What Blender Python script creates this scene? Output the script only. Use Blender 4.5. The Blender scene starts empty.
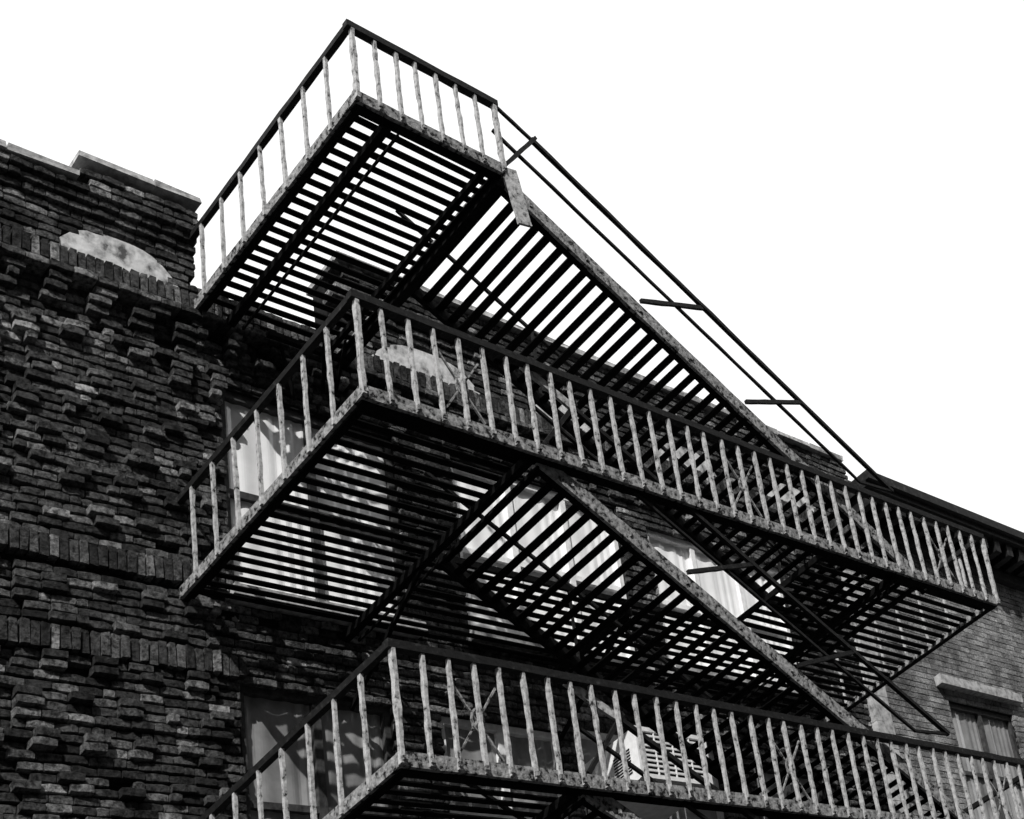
import bpy, math, random
from mathutils import Matrix, Vector
random.seed(7)
R=random.random
U=random.uniform
sc=bpy.context.scene
# slightly out-of-plumb old facade: (x,y,z) local -> world
def W(x,y,z): return (x+.0297*z+.0853*y, y-.1852*z, z)
D=3.342; H=.958; L=11.03; S=3.3

# ---------- materials ----------
def mat(name):
    m=bpy.data.materials.new(name); m.use_nodes=True
    nt=m.node_tree; b=nt.nodes['Principled BSDF']; return m,nt,b
def N(nt,t,**k):
    n=nt.nodes.new(t)
    for a,v in k.items(): setattr(n,a,v)
    return n
def ramp(nt,src,stops):
    r=N(nt,'ShaderNodeValToRGB'); nt.links.new(src,r.inputs[0])
    e=r.color_ramp.elements
    while len(e)<len(stops): e.new(.5)
    for q,(p,c) in zip(e,stops): q.position=p; q.color=(c,c,c,1)
    return r
def noise(nt,scale,detail=6,rough=.6):
    tc=N(nt,'ShaderNodeTexCoord'); n=N(nt,'ShaderNodeTexNoise'); n.inputs['Scale'].default_value=scale
    n.inputs['Detail'].default_value=detail; n.inputs['Roughness'].default_value=rough
    nt.links.new(tc.outputs['Object'],n.inputs['Vector']); return n
def bump(nt,b,src,st,dist=.02):
    u=N(nt,'ShaderNodeBump'); u.inputs['Strength'].default_value=st; u.inputs['Distance'].default_value=dist
    nt.links.new(src,u.inputs['Height']); nt.links.new(u.outputs[0],b.inputs['Normal'])
def simple(name,stops,scale=8,rough=.8,bs=.3,spec=.3,metal=0,coat=0):
    m,nt,b=mat(name); n=noise(nt,scale); r=ramp(nt,n.outputs['Fac'],stops)
    nt.links.new(r.outputs[0],b.inputs['Base Color']); b.inputs['Roughness'].default_value=rough
    b.inputs['Specular IOR Level'].default_value=spec; b.inputs['Metallic'].default_value=metal
    if coat: b.inputs['Coat Weight'].default_value=coat; b.inputs['Coat Roughness'].default_value=.06
    bump(nt,b,n.outputs['Fac'],bs); return m
M_black=simple('black_iron',[(.3,.002),(.7,.007)],20,.85,.4,.06)
M_paint=simple('peeling_paint_iron',[(.33,.015),(.40,.24),(.5,.38),(.7,.5)],17,.75,.6,.2)
M_grey=simple('weathered_grey_iron',[(.39,.008),(.45,.16),(.58,.28),(.7,.38)],18,.75,.9,.2)
M_rail=simple('rail_iron',[(.35,.005),(.6,.01),(.72,.04)],18,.7,.5,.2)
M_mortar=simple('mortar',[(.3,.004),(.7,.016)],12,.95,.4,.1)
M_stone=simple('coping_stone',[(.3,.12),(.5,.35),(.7,.5)],9,.9,.6,.2)
M_tymp=simple('arch_stucco',[(.36,.08),(.43,.32),(.55,.55),(.7,.65)],5,.9,1,.2)
M_frame=simple('window_frame_paint',[(.35,.65),(.6,.82)],12,.6,.2,.3)
M_dframe=simple('dark_window_frame',[(.35,.02),(.6,.06)],12,.6,.2,.3)
M_curt=simple('curtain_behind_glass',[(.3,.72),(.6,.88)],1.6,.6,.05,.3,coat=1)
M_curt2=simple('grey_blind_behind_glass',[(.3,.12),(.65,.32)],1.5,.6,.05,.3,coat=1)
M_dark=simple('dark_interior',[(.3,.005),(.7,.015)],3,.9,.1,.1)
M_corn=simple('cornice_metal',[(.4,.005),(.6,.015),(.75,.06)],10,.7,.5,.3)
M_ac=simple('ac_casing',[(.35,.7),(.6,.85)],9,.5,.2,.4)
M_roof=simple('roof_tar',[(.3,.02),(.7,.06)],4,.9,.3,.1)
M_asph=simple('asphalt',[(.3,.035),(.7,.065)],30,.95,.5,.1)
M_walk=simple('concrete',[(.3,.12),(.7,.2)],6,.95,.3,.1)
M_line=simple('road_paint',[(.3,.3),(.6,.7)],12,.8,.2,.2)
def brickmat(name,stops,scale=26,lo=.03,mid=.5,lo3=.35):
    m,nt,b=mat(name)
    at=N(nt,'ShaderNodeAttribute'); at.attribute_name='rnd'
    r=ramp(nt,at.outputs['Fac'],stops)
    n=noise(nt,scale,8,.7); r2=ramp(nt,n.outputs['Fac'],[(.38,lo),(.5,mid),(.62,1.0)])
    n3=noise(nt,1.3,5,.7); r3=ramp(nt,n3.outputs['Fac'],[(.38,lo3),(.6,1.0)])
    mx=N(nt,'ShaderNodeMix',data_type='RGBA',blend_type='MULTIPLY'); mx.inputs[0].default_value=1
    nt.links.new(r.outputs[0],mx.inputs[6]); nt.links.new(r2.outputs[0],mx.inputs[7])
    mx2=N(nt,'ShaderNodeMix',data_type='RGBA',blend_type='MULTIPLY'); mx2.inputs[0].default_value=1
    nt.links.new(mx.outputs[2],mx2.inputs[6]); nt.links.new(r3.outputs[0],mx2.inputs[7])
    nt.links.new(mx2.outputs[2],b.inputs['Base Color'])
    b.inputs['Roughness'].default_value=.9; b.inputs['Specular IOR Level'].default_value=.15
    bump(nt,b,n.outputs['Fac'],1,.06); return m
M_brick=brickmat('old_brick',[(0,.05),(.5,.13),(.85,.24),(.95,.45),(1,.65)],18,.14,.6,.4)
M_brick2=brickmat('grey_brick',[(0,.26),(.6,.4),(1,.52)],26,.45,.85)
M_brick3=simple('street_brick',[(.3,.06),(.7,.14)],5,.9,.5,.1)

# ---------- mesh accumulation ----------
class Part:
    def __init__(s): s.v=[];s.f=[];s.r=[]
    def quadbox(s,c,rnd=None):
        b=len(s.v); s.v+= [W(*p) for p in c]
        s.f+=[(b,b+3,b+2,b+1),(b+4,b+5,b+6,b+7),(b,b+1,b+5,b+4),(b+1,b+2,b+6,b+5),(b+2,b+3,b+7,b+6),(b+3,b,b+4,b+7)]
        s.r+=[R() if rnd is None else rnd]*8
    def box(s,x0,x1,y0,y1,z0,z1,j=0,rnd=None):
        c=[(x0,y0,z0),(x1,y0,z0),(x1,y1,z0),(x0,y1,z0),(x0,y0,z1),(x1,y0,z1),(x1,y1,z1),(x0,y1,z1)]
        if j: c=[(a+U(-j,j),b+U(-j,j),d+U(-j,j)) for a,b,d in c]
        s.quadbox(c,rnd)
    def brick(s,x0,x1,p,z0,z1,j):
        b=len(s.v); n=3; rr=R(); tl=U(-j,j)*.6
        for k in range(n+1):
            x=x0+(x1-x0)*k/n; e=.004 if k in(0,n) else 0
            top=z1+U(-j,j)*.5-e+tl*(k/n-.5); bot=z0+U(-j,j)*.5+e+tl*(k/n-.5); pf=p+U(-j,j)*.6-e
            for y,z in ((.03,z0),(-pf+.007,bot),(-pf,bot+.007),(-pf-U(-.003,.004),top-.007),(-pf+.007,top),(.03,z1)):
                s.v.append(W(x+(U(-j,j)*.4),y,z)); s.r.append(rr)
        for k in range(n):
            o=b+6*k
            for q in range(5): s.f.append((o+q,o+6+q,o+7+q,o+q+1))
        s.f.append(tuple(b+5-q for q in range(6))); o=b+6*n; s.f.append(tuple(o+q for q in range(6)))
    def bar(s,a,b,w,t,up=(0,0,1),seg=.13,j=.1):
        a=Vector(a);b=Vector(b);d=b-a;ln=d.length;d.normalize()
        up=Vector(up); sd=d.cross(up)
        if sd.length<.01: sd=d.cross(Vector((1,0,0)))
        sd.normalize(); u=sd.cross(d)
        n=max(1,int(ln/seg)); b0=len(s.v)
        for i in range(n+1):
            p=a+d*(ln*i/n)
            k1=1+U(-j,j);k2=1+U(-j,j)
            if 0<i<n: p=p+sd*U(-1,1)*w*j*.4+u*U(-1,1)*t*j*.4
            for q,r in ((-1,-1),(1,-1),(1,1),(-1,1)):
                x=p+sd*(q*w/2*k1)+u*(r*t/2*k2); s.v.append(W(*x)); s.r.append(0)
        for i in range(n):
            o=b0+4*i
            for k in range(4):
                s.f.append((o+k,o+(k+1)%4,o+4+(k+1)%4,o+4+k))
        s.f.append((b0+3,b0+2,b0+1,b0)); o=b0+4*n; s.f.append((o,o+1,o+2,o+3))
    def make(s,name,m,parent,attr=False):
        me=bpy.data.meshes.new(name); me.from_pydata(s.v,[],s.f)
        me.materials.append(m)
        if attr:
            a=me.attributes.new('rnd','FLOAT','POINT'); a.data.foreach_set('value',s.r)
        me.update()
        o=bpy.data.objects.new(name,me); sc.collection.objects.link(o)
        if parent: o.parent=parent
        return o
def empty(name):
    e=bpy.data.objects.new(name,None); sc.collection.objects.link(e); return e

# ---------- fire escape ----------
FE=empty('fire_escape')
slat=Part();gird=Part();side=Part();beam=Part();bal=Part();rail=Part();orn=Part();tread=Part();strg=Part();hand=Part();hanger=Part()
def platform(x0,x1,z,hole=None,nb=None,balend=True,orns=(),H=H):
    n=22; sp=(D-.1)/n
    for i in range(n):
        y=-.08-(i+.5)*sp
        segs=[(x0+.03,x1-.03)]
        if hole and y<hole[2]: segs=[(x0+.03,hole[0]),(hole[1],x1-.03)]
        for a,b in segs:
            slat.bar((a,y+U(-.008,.008),z+.02+U(-.008,.008)),(b,y+U(-.012,.012),z+.02),.072,.014,seg=.7,j=.08)
    if hole:
        beam.bar((hole[0],hole[2],z),(hole[1],hole[2],z),.04,.07,seg=.5); beam.bar((hole[1],hole[2],z),(hole[1],-D+.05,z),.04,.07,seg=.5)
    gird.bar((x0-.03,-D,z),(x1+.03,-D,z),.05,.125,seg=.2,j=.05)
    side.bar((x0,-D+.03,z),(x0,0,z),.05,.115,seg=.2,j=.05)
    side.bar((x1,-D+.03,z),(x1,0,z),.05,.115,seg=.2,j=.05)
    beam.bar((x0,-D+.06,z-.07),(x1,-D+.06,z-.07),.09,.02,seg=.5,j=.05)
    beam.bar((x0+.06,-D+.05,z-.07),(x0+.06,0,z-.07),.09,.02,seg=.5,j=.05)
    beam.bar((x1-.06,-D+.05,z-.07),(x1-.06,0,z-.07),.09,.02,seg=.5,j=.05)
    rail.bar((x0-.06,-D-.01,z+H),(x1+.04,-D-.01,z+H),.08,.07,seg=.25,j=.06)
    rail.bar((x0-.01,-D-.05,z+H+.003),(x0-.01,-.02,z+H+.003),.075,.065,seg=.25,j=.06)
    if balend: rail.bar((x1+.01,-D,z+H+.002),(x1+.01,0,z+H+.002),.07,.06,seg=.25,j=.06)
    k=max(2,round((x1-x0)/(nb or .305)))
    xs=[x0+(x1-x0)*i/k for i in range(k+1)]
    for x in xs:
        w=.042 if x not in (xs[0],xs[-1]) else .055
        dx=U(-.022,.022)
        bal.bar((x+U(-.012,.012),-D-.03,z-.05),(x+dx,-D-.02,z+H-.03),w,w*.8,up=(1,0,0),seg=.085,j=.2)
        gird.box(x-.022,x+.022,-D-.065,-D-.04,z-.03,z+.01,j=.004)
    for i in range(1,8):
        y=-D+D*i/8
        bal.bar((x0-.03,y,z-.05),(x0-.03,y+U(-.02,.02),z+H-.03),.038,.036,up=(1,0,0),seg=.09,j=.18)
        if balend: bal.bar((x1+.03,y,z-.05),(x1+.03,y,z+H-.03),.034,.034,up=(1,0,0),seg=.12,j=.14)
    for ox in orns:
        i=min(range(len(xs)),key=lambda q:abs(xs[q]-ox)); xc=xs[i]; a=xc-.26;b=xc+.26
        for (p,q) in (((a,z+.1),(b,z+.75)),((b,z+.1),(a,z+.75))):
            orn.bar((p[0],-D+.01,p[1]),(q[0],-D+.01,q[1]),.018,.018,up=(0,1,0),seg=.1,j=.2)
        for t in range(10):
            t0=t/10*2*math.pi;t1=(t+1)/10*2*math.pi
            orn.bar((xc+.07*math.cos(t0),-D,z+.43+.1*math.sin(t0)),(xc+.07*math.cos(t1),-D,z+.43+.1*math.sin(t1)),.018,.018,up=(0,1,0),j=.1)
def bracket(x,z,strut=True,yo=-D+.05):
    beam.bar((x,yo,z-.1),(x,0,z-.1),.10,.08,seg=.5,j=.04)
    if strut: beam.bar((x,max(yo,-D+1.9),z-.14),(x,0,z-.9),.045,.045,seg=.5,j=.06)
    beam.bar((x+.16,yo+.03,z-.12),(x+.16,0,z-.12),.025,.03,seg=.5,j=.06)
YI=-1.5; HX=7.1
platform(.27,2.2,S,nb=.275,balend=False,H=.84)
platform(0,L,0,hole=(2.25,HX,YI),orns=(1.09,5.4,9.75))
platform(.044,L,-S,hole=(2.25,HX,YI),nb=.3,orns=(1.05,5.4,9.75))
bracket(.68,S,False)
for z in (0,-S):
    bracket(2.05,z); bracket(5.2,z,True,YI); bracket(8.5,z)
beam.bar((1.95,-D+.05,S-.1),(1.95,0,S-.1),.07,.06,seg=.5)
beam.bar((2.2,-D+.05,S-.1),(2.2,0,S-.1),.12,.12,seg=.5)
for k in range(4):
    beam.bar((1.3+.22*k,-.25-.12*k,S-.2),(1.55+.2*k,-.1,S-.72+.1*k),.035,.035,j=.15)
beam.bar((1.1,-.3,S-.16),(2.2,-.3,S-.16),.06,.06)
def stair(z0):
    yo=-D+.09; x0=2.25;x1=9.35; sl=S/(x1-x0)
    Z=lambda x:z0-(x-x0)*sl
    strg.bar((x0-.05,yo,Z(x0-.05)-.02),(x1,yo,Z(x1)-.02),.04,.16,seg=.22,j=.05)
    beam.bar((x0,YI,Z(x0)-.02),(x1,YI,Z(x1)-.02),.05,.14,seg=.5,j=.03)
    beam.bar((x0,yo+.05,Z(x0)-.1),(x1,yo+.05,Z(x1)-.1),.07,.02,seg=.5,j=.03)
    n=42; run=(x1-x0)/n
    for i in range(n):
        xx=x0+run*(i+.5); z=z0-S/n*(i+.5)-(.025 if i%2 else 0)
        tread.bar((xx+U(-.008,.008),yo+.02,z+U(-.006,.006)),(xx+U(-.01,.01),YI,z),.112,.02,seg=1,j=.06)
    for q in range(9):
        x=x0+.4+q*.8; strg.box(x-.02,x+.02,yo-.035,yo-.021,Z(x)-.04,Z(x),j=.004)
    yh=yo-.05
    P0=(2.12,yh,z0+H+.0); P1=(2.78,yh,z0+H-.27)
    hand.bar(P0,P1,.03,.03,j=.1) if z0>1 else hanger.bar(P0,P1,.03,.08,j=.1)
    hand.bar(P1,(8.95,yh,z0-2.10),.045,.045,seg=.3,j=.1)
    hand.bar((2.2,yh+.02,z0+.56),(8.2,yh+.02,z0-2.13),.03,.03,seg=.3,j=.12)
    hand.bar((8.2,yh+.02,z0-2.13),(8.95,yh,z0-2.10),.03,.03,j=.1)
    hand.bar((2.86,yh,z0+H-.22),(2.27,yh,z0+.1),.045,.045,j=.1)
    for xs_ in (4.25,5.95):
        hand.bar((xs_,yh,Z(xs_)+.08),(xs_+1.2,yh,z0+H-.27-(xs_+1.2-2.78)*.455),.035,.045,j=.1)
    hand.bar((2.2,YI,z0+H),(8.95,YI,z0+H-3.08),.035,.035,seg=.3,j=.1)
    for xs_ in (4.2,6.5,8.5):
        hand.bar((xs_,YI,Z(xs_)),(xs_,YI,Z(xs_)+.95),.03,.03)
stair(S);stair(0);stair(-S)
hanger.bar((2.30,-D-.02,S+.03),(2.42,-D-.02,S-.62),.03,.2,up=(1,0,0),seg=.12,j=.05)
for p,n,m in ((slat,'platform_slats',M_black),(gird,'outer_girders',M_grey),(side,'side_girders',M_grey),(beam,'support_brackets',M_black),(bal,'balusters',M_paint),(rail,'top_rails',M_rail),(orn,'rail_ornaments',M_grey),(tread,'stair_treads',M_black),(strg,'stair_stringers',M_grey),(hand,'stair_handrails',M_rail),(hanger,'hanger_plates',M_paint)):
    p.make(n,m,FE)

# ---------- main brick building ----------
B=empty('brick_building')
XL,XR=-4.6,12.7
wins=[(.62,3.0,.15,2.55),(3.9,6.9,.2,2.55),(7.5,10.6,.3,2.4),(.65,2.6,-3.2,-.78),(3.3,5.2,-3.0,-.8),(5.45,8.2,-3.0,-.7),(9.0,10.6,-3.0,-.8)]
def inwin(x,z,m=0):
    for a,b,c,d in wins:
        if a-m<x<b+m and c-m<z<d+m: return True
    return False
def top(x):
    if x<-1.05: return 4.28
    if x<.32: return 4.50
    if x<2.25: return 3.60
    return 4.55
br=Part(); mo=Part()
CH=.094; BL=.25
z=-4.0; j=0
arches=[(-3.5,-1.98),(-1.36,.12),(2.7,4.5),(5.35,6.8),(7.8,9.3),(10.4,11.9)]
AZ=3.48; AH=.36; AE=3.2
def archtop(x):
    for a,b in arches:
        if a<x<b:
            t=(x-(a+b)/2)/((b-a)/2); return AZ,AZ+(AH+.02)*(1-abs(t)**AE)
    return None
def wear(x,z): return .5+.25*math.sin(x*2.1+1.3*math.sin(z*1.7))+.25*math.sin(z*3.3+2*math.sin(x*1.1))
while z<4.8:
    x=XL-(j%2)*BL/2-U(0,.03); i=0
    while x<XR:
        x0=x+.006;x1=x+BL+U(-.015,.015)-.006
        if R()<.2: x1=x+BL/2-.006
        x+=(x1-x0)+.012; i+=1
        zc=z+CH/2; xc=(x0+x1)/2
        out=False
        for a,b,c,d in wins:
            if c<zc<d:
                if x0>=a and x1<=b: out=True
                elif x0<a<x1: x1=a
                elif x0<b<x1: x0=b
        if out or x1-x0<.03: continue
        if zc>top(xc)-.03: continue
        if xc<.32 and x1>.33 and zc>3.65: x1=.32
        at=archtop(xc)
        if at and at[0]<zc<at[1]: continue
        p=abs(random.gauss(0,.010)); jj=.009
        if (.08<zc<.34 or -.80<zc<-.55) and xc<.66: continue
        if 3.24<zc<3.48: continue
        if 2.70<zc<3.24:
            lev=int((zc-2.70)/.135)
            p+=.05+.045*lev
            if ((xc+10)/.52)%1<.48 and lev<3: p-=.045*lev+.04
        elif 2.30<zc<=2.70 and xc<.6:
            h=(zc-2.30)/.4; f=abs(((xc+10.13)/.52)%1-.5)
            p+=.05+(.075 if f<.08+.26*h else 0)
        elif zc>=3.48:
            p+=.09
            if zc>4.02: p+=.05*min(3,int((zc-4.02)/.1)+1)*.8
        elif -1.70<xc<.40:
            p+=.05
            g=j//2
            if g%2==0 and ((xc+(g//2%2)*.26)/.52)%1<.46 and R()<.85: p+=U(.035,.075)
            if j%9==0: p+=.03
        elif xc<=-1.88:
            p+=.05+(.06 if ((i+j)%4==0 and j%2==0) else 0)
        elif R()<.06: p+=.03
        if R()<.008+.03*(wear(xc,zc)>.85): continue
        br.brick(x0,x1,p+.02,z+.005+U(0,.003),z+CH-.007-U(0,.006),jj if xc<3 else .005)
    z+=CH; j+=1
def soldiers(z0,z1,xa,xb,p):
    x=xa
    while x<xb:
        if not inwin(x+.05,(z0+z1)/2): br.box(x+.008,x+.088,-p-U(0,.025),.03,z0+U(0,.02),z1-U(0,.02),j=.008)
        x+=.1
soldiers(.09,.33,XL,.6,.10); soldiers(-.80,-.56,XL,.62,.10); soldiers(3.24,3.465,XL,XR,.17)
br.make('brickwork',M_brick,B,True)
xs=sorted({XL,XR,-1.05,.32,2.25}|{v for w in wins for v in w[:2]})
zs=sorted({-10.4,3.60,4.28,4.50,4.55}|{v for w in wins for v in w[2:]})
for a,b in zip(xs,xs[1:]):
    for c,d in zip(zs,zs[1:]):
        if inwin((a+b)/2,(c+d)/2) or (c+d)/2>top((a+b)/2): continue
        mo.box(a,b,0,.35,c,d)
mo.make('masonry_core',M_mortar,B)
ty=Part()
for a,b in arches:
    n=14
    hh=lambda x:max(.01,AH*(1-abs((x-(a+b)/2)/((b-a)/2))**AE))
    for k in range(n):
        xa=a+(b-a)*k/n;xb=a+(b-a)*(k+1)/n
        za=AZ+hh(xa);zb=AZ+hh(xb)
        ty.quadbox([(xa,-.11,AZ),(xb,-.11,AZ),(xb,.02,AZ),(xa,.02,AZ),(xa,-.11,za),(xb,-.11,zb),(xb,.02,zb),(xa,.02,za)])
ty.make('arch_panels',M_tymp,B)
co=Part()
def coping(a,b,z,p):
    x=a
    while x<b-.05:
        e=min(b,x+U(.7,1.0)); co.box(x+.006,e-.006,-p,.45,z,z+.075,j=.014); x=e
coping(XL,-1.1,4.295,.27); coping(-1.12,.34,4.52,.29); coping(2.2,XR,4.565,.29)
co.make('parapet_coping',M_stone,B)
rf=Part(); rf.box(XL,XR,.36,9,-10.4,3.5); rf.make('roof_and_body',M_roof,B)
pi=Part()
z=-10.4
while z<3.2:
    pi.box(12.25,12.715,-.13,-.0,z+.004,min(z+.42,3.22)-.004,j=.004); z+=.42
pi.make('stone_pilaster',M_stone,B)
# ---------- windows ----------
fr=Part();df=Part();cu=Part();cu2=Part();dk=Part();sl=Part()
def window(a,b,c,d,curt,wl,nm=2,dark=False):
    y=.08; fr_=df if dark else fr
    dk.box(a,b,.34,.355,c,d)
    f=.08
    fr_.box(a,a+f,y-.04,y+.05,c,d,j=.003);fr_.box(b-f,b,y-.04,y+.05,c,d,j=.003)
    fr_.box(a+f,b-f,y-.04,y+.05,d-f,d,j=.003);fr_.box(a+f,b-f,y-.04,y+.05,c,c+f,j=.003)
    for k in range(1,nm):
        x=a+(b-a)*k/nm; fr_.box(x-.05,x+.05,y-.035,y+.045,c+f,d-f,j=.003)
    zm=(c+d)/2; fr_.box(a+f,b-f,y-.03,y+.04,zm-.035,zm+.035,j=.003)
    sl.box(a-.08,b+.08,-.2,.03,c-.11,c-.004,j=.008)
    if wl: sl.box(a-.3,b+.3,-.16,.12,d+.2,d+.36,j=.008)
    t=cu if curt==1 else cu2
    n=int((b-a)/.03); b0=len(t.v)
    for k in range(n+1):
        x=a+.02+(b-a-.04)*k/n; yy=.105+.008*math.sin(k*.9+math.sin(k*.21)*2)
        t.v+=[W(x,yy,c),W(x,yy,d)]; t.r+=[0,0]
    for k in range(n):
        o=b0+2*k; t.f.append((o,o+2,o+3,o+1))
for w,(c,wl,nm,dd) in zip(wins,((1,0,2,1),(1,0,3,0),(1,0,3,0),(2,0,2,1),(2,0,2,0),(2,0,2,0),(2,0,2,1))): window(*w,c,wl,nm,dd)

# ---------- neighbouring building ----------
NB=empty('neighbouring_building')
nw=[(14.8,17.0,-1.6,.8),(18.6,20.6,-1.6,.8),(14.8,17.0,-5,-2.8)]
nb=Part(); core=Part()
z=-4.0;j=0;ch=.1;bl=.27;NX0,NX1=12.72,24.0
while z<3.5:
    x=NX0+.0-(j%2)*bl/2
    while x<NX1:
        x0=max(x+.007,NX0);x1=x+bl-.007; x+=bl
        zc=z+ch/2; out=False
        for a,b,c,d in nw:
            if c<zc<d:
                if x0>=a and x1<=b: out=True
                elif x0<a<x1: x1=a
                elif x0<b<x1: x0=b
        if out or x1-x0<.03: continue
        nb.box(x0,x1,-.025-U(0,.008),.03,z+.007,z+ch-.007,j=.003)
    z+=ch;j+=1
nb.make('brickwork',M_brick2,NB,True)
xs=sorted({NX0,NX1}|{v for w in nw for v in w[:2]}); zs=sorted({-10.4,4.1}|{v for w in nw for v in w[2:]})
wins=nw
for a,b in zip(xs,xs[1:]):
    for c,d in zip(zs,zs[1:]):
        if inwin((a+b)/2,(c+d)/2): continue
        core.box(a,b,.002,.35,c,d)
core.box(NX0,NX1,.36,9,-10.4,3.9)
core.make('masonry_core',M_mortar,NB)
cn=Part()
cn.box(NX0,NX1,-.16,.0,3.45,3.62,j=.004); cn.box(NX0,NX1,-.12,.0,3.624,3.9); cn.box(NX0,NX1,-.62,.3,3.903,4.0); cn.box(NX0,NX1,-.7,.3,4.003,4.15)
x=NX0+.1
while x<NX1-.2:
    cn.box(x,x+.2,-.55,-.122,3.66,3.90,j=.006); x+=.46
cn.make('cornice',M_corn,NB)
old=(fr,df,cu,cu2,dk,sl); fr,df,cu,cu2,dk,sl=[Part() for _ in range(6)]
for w in nw: window(*w,2,1,2,True)
def mk(t,par):
    for p,n,m in zip(t,('window_frames','dark_window_frames','curtained_panes','blind_panes','window_backs','sills_and_lintels'),(M_frame,M_dframe,M_curt,M_curt2,M_dark,M_stone)):
        if p.v: p.make(n,m,par)
mk((fr,df,cu,cu2,dk,sl),NB); mk(old,B)

# ---------- unseen building added across the street to block sky light ----------
OB=empty('added_sky_blocking_building')
W_=W
def W(x,y,z): return (x,y,z)
ob=Part();ow=Part();og=Part()
ob.box(-45,70,-36,-20,-10.4,13.2,rnd=.5)
ob.box(-45.2,70.2,-36.2,-19.4,13.204,13.9,rnd=.5)
for fz in range(6):
    zz=-8.2+fz*3.6
    for k in range(34):
        x=-43+k*3.3
        og.box(x,x+1.3,-19.99,-19.985,zz,zz+2)
        ow.box(x-.1,x+1.4,-19.98,-19.86,zz-.14,zz-.02); ow.box(x-.1,x+1.4,-19.98,-19.88,zz+2.02,zz+2.2)
        ow.box(x-.06,x-.004,-19.98,-19.9,zz,zz+2);ow.box(x+1.304,x+1.36,-19.98,-19.9,zz,zz+2)
ob.make('walls_and_cornice',M_brick3,OB);ow.make('window_trim',M_walk,OB);og.make('window_panes',M_dark,OB)
W=W_

# ---------- air conditioner ----------
AC=empty('air_conditioner')
ca=Part();gr=Part();ib=Part()
a,b,c,d=5.55,6.85,-1.80,-1.18; y0=-.98
ca.box(a,b,y0+.04,.03,c,d,j=.004); ca.box(a-.01,a+.05,y0,y0+.037,c,d);ca.box(b-.05,b+.01,y0,y0+.037,c,d)
ca.box(a+.053,b-.053,y0,y0+.037,d-.05,d);ca.box(a+.053,b-.053,y0,y0+.037,c,c+.05)
ib.box(a+.06,b-.06,y0+.03,y0+.038,c+.053,d-.053)
k=c+.09
while k<d-.07: gr.box(a+.055,b-.055,y0+.005,y0+.02,k,k+.024); k+=.06
for q in (.25,.5,.75): gr.box(a+(b-a)*q-.008,a+(b-a)*q+.008,y0+.002,y0+.022,c+.053,d-.053)
for q in range(9): ib.box(a-.006,a+.002,y0+.15,y0+.45,c+.12+q*.035,c+.135+q*.035)
ca.make('casing',M_ac,AC);gr.make('grille',M_ac,AC);ib.make('vents',M_dark,AC)

# ---------- ground ----------
def sheet(name,x0,x1,y0,y1,z,m,th=None):
    me=bpy.data.meshes.new(name)
    if th:
        v=[(x0,y0,z-th),(x1,y0,z-th),(x1,y1,z-th),(x0,y1,z-th),(x0,y0,z),(x1,y0,z),(x1,y1,z),(x0,y1,z)]
        f=[(0,3,2,1),(4,5,6,7),(0,1,5,4),(1,2,6,5),(2,3,7,6),(3,0,4,7)]
    else: v=[(x0,y0,z),(x1,y0,z),(x1,y1,z),(x0,y1,z)];f=[(0,1,2,3)]
    me.from_pydata(v,[],f);me.materials.append(m);o=bpy.data.objects.new(name,me);sc.collection.objects.link(o)
G=-10.4
sheet('ground',-600,600,-600,600,G,M_asph)
sheet('road',-200,200,-16,-4.5,G+.004,M_asph)
sheet('pavement',-200,200,-4.5,3.5,G+.13,M_walk,.126)
sheet('pavement',-200,200,-19.9,-16,G+.13,M_walk,.126)
sheet('road_marking',-200,200,-10.3,-10.18,G+.008,M_line)

# ---------- light ----------
sd=Vector((-.58,-.50,.60)).normalized()
sun=bpy.data.lights.new('sun','SUN');sun.energy=5;sun.angle=math.radians(.5);sun.color=(1,.99,.975)
so=bpy.data.objects.new('sun',sun);sc.collection.objects.link(so);so.rotation_euler=sd.to_track_quat('Z','Y').to_euler()
w=bpy.data.worlds.new('World');sc.world=w;w.use_nodes=True;nt=w.node_tree
bg=nt.nodes['Background'];sk=nt.nodes.new('ShaderNodeTexSky');sk.sky_type='NISHITA';sk.sun_disc=False
sk.sun_elevation=math.asin(sd.z);sk.sun_rotation=math.atan2(sd.x,sd.y);sk.dust_density=4
bw=nt.nodes.new('ShaderNodeRGBToBW');mu=nt.nodes.new('ShaderNodeMath');mu.operation='MULTIPLY';mu.inputs[1].default_value=14
mi=nt.nodes.new('ShaderNodeMath');mi.operation='MINIMUM';mi.inputs[1].default_value=11.5
nt.links.new(sk.outputs[0],bw.inputs[0]);nt.links.new(bw.outputs[0],mu.inputs[0]);nt.links.new(mu.outputs[0],mi.inputs[0]);nt.links.new(mi.outputs[0],bg.inputs['Color']);bg.inputs['Strength'].default_value=.1
# ---------- camera ----------
r0=Vector((.6409,-.7028,-.3087)).normalized(); r2=Vector((.7482,.4822,.4556)); r2=(r2-r0*r2.dot(r0)).normalized(); r1=r2.cross(r0)
cd=bpy.data.cameras.new('camera');cam=bpy.data.objects.new('camera',cd);sc.collection.objects.link(cam);sc.camera=cam
m=Matrix((( r0.x,-r1.x,-r2.x,-8.8529),(r0.y,-r1.y,-r2.y,-11.2971),(r0.z,-r1.z,-r2.z,-8.7855),(0,0,0,1)))
cam.matrix_world=m
cd.sensor_width=36;cd.lens=1638.7/1024*36;cd.shift_x=-(685.5-512)/1024;cd.shift_y=(588.3-409.5)/1024
cd.clip_end=3000
sc.view_settings.view_transform='Standard';sc.view_settings.look='None';sc.view_settings.exposure=0
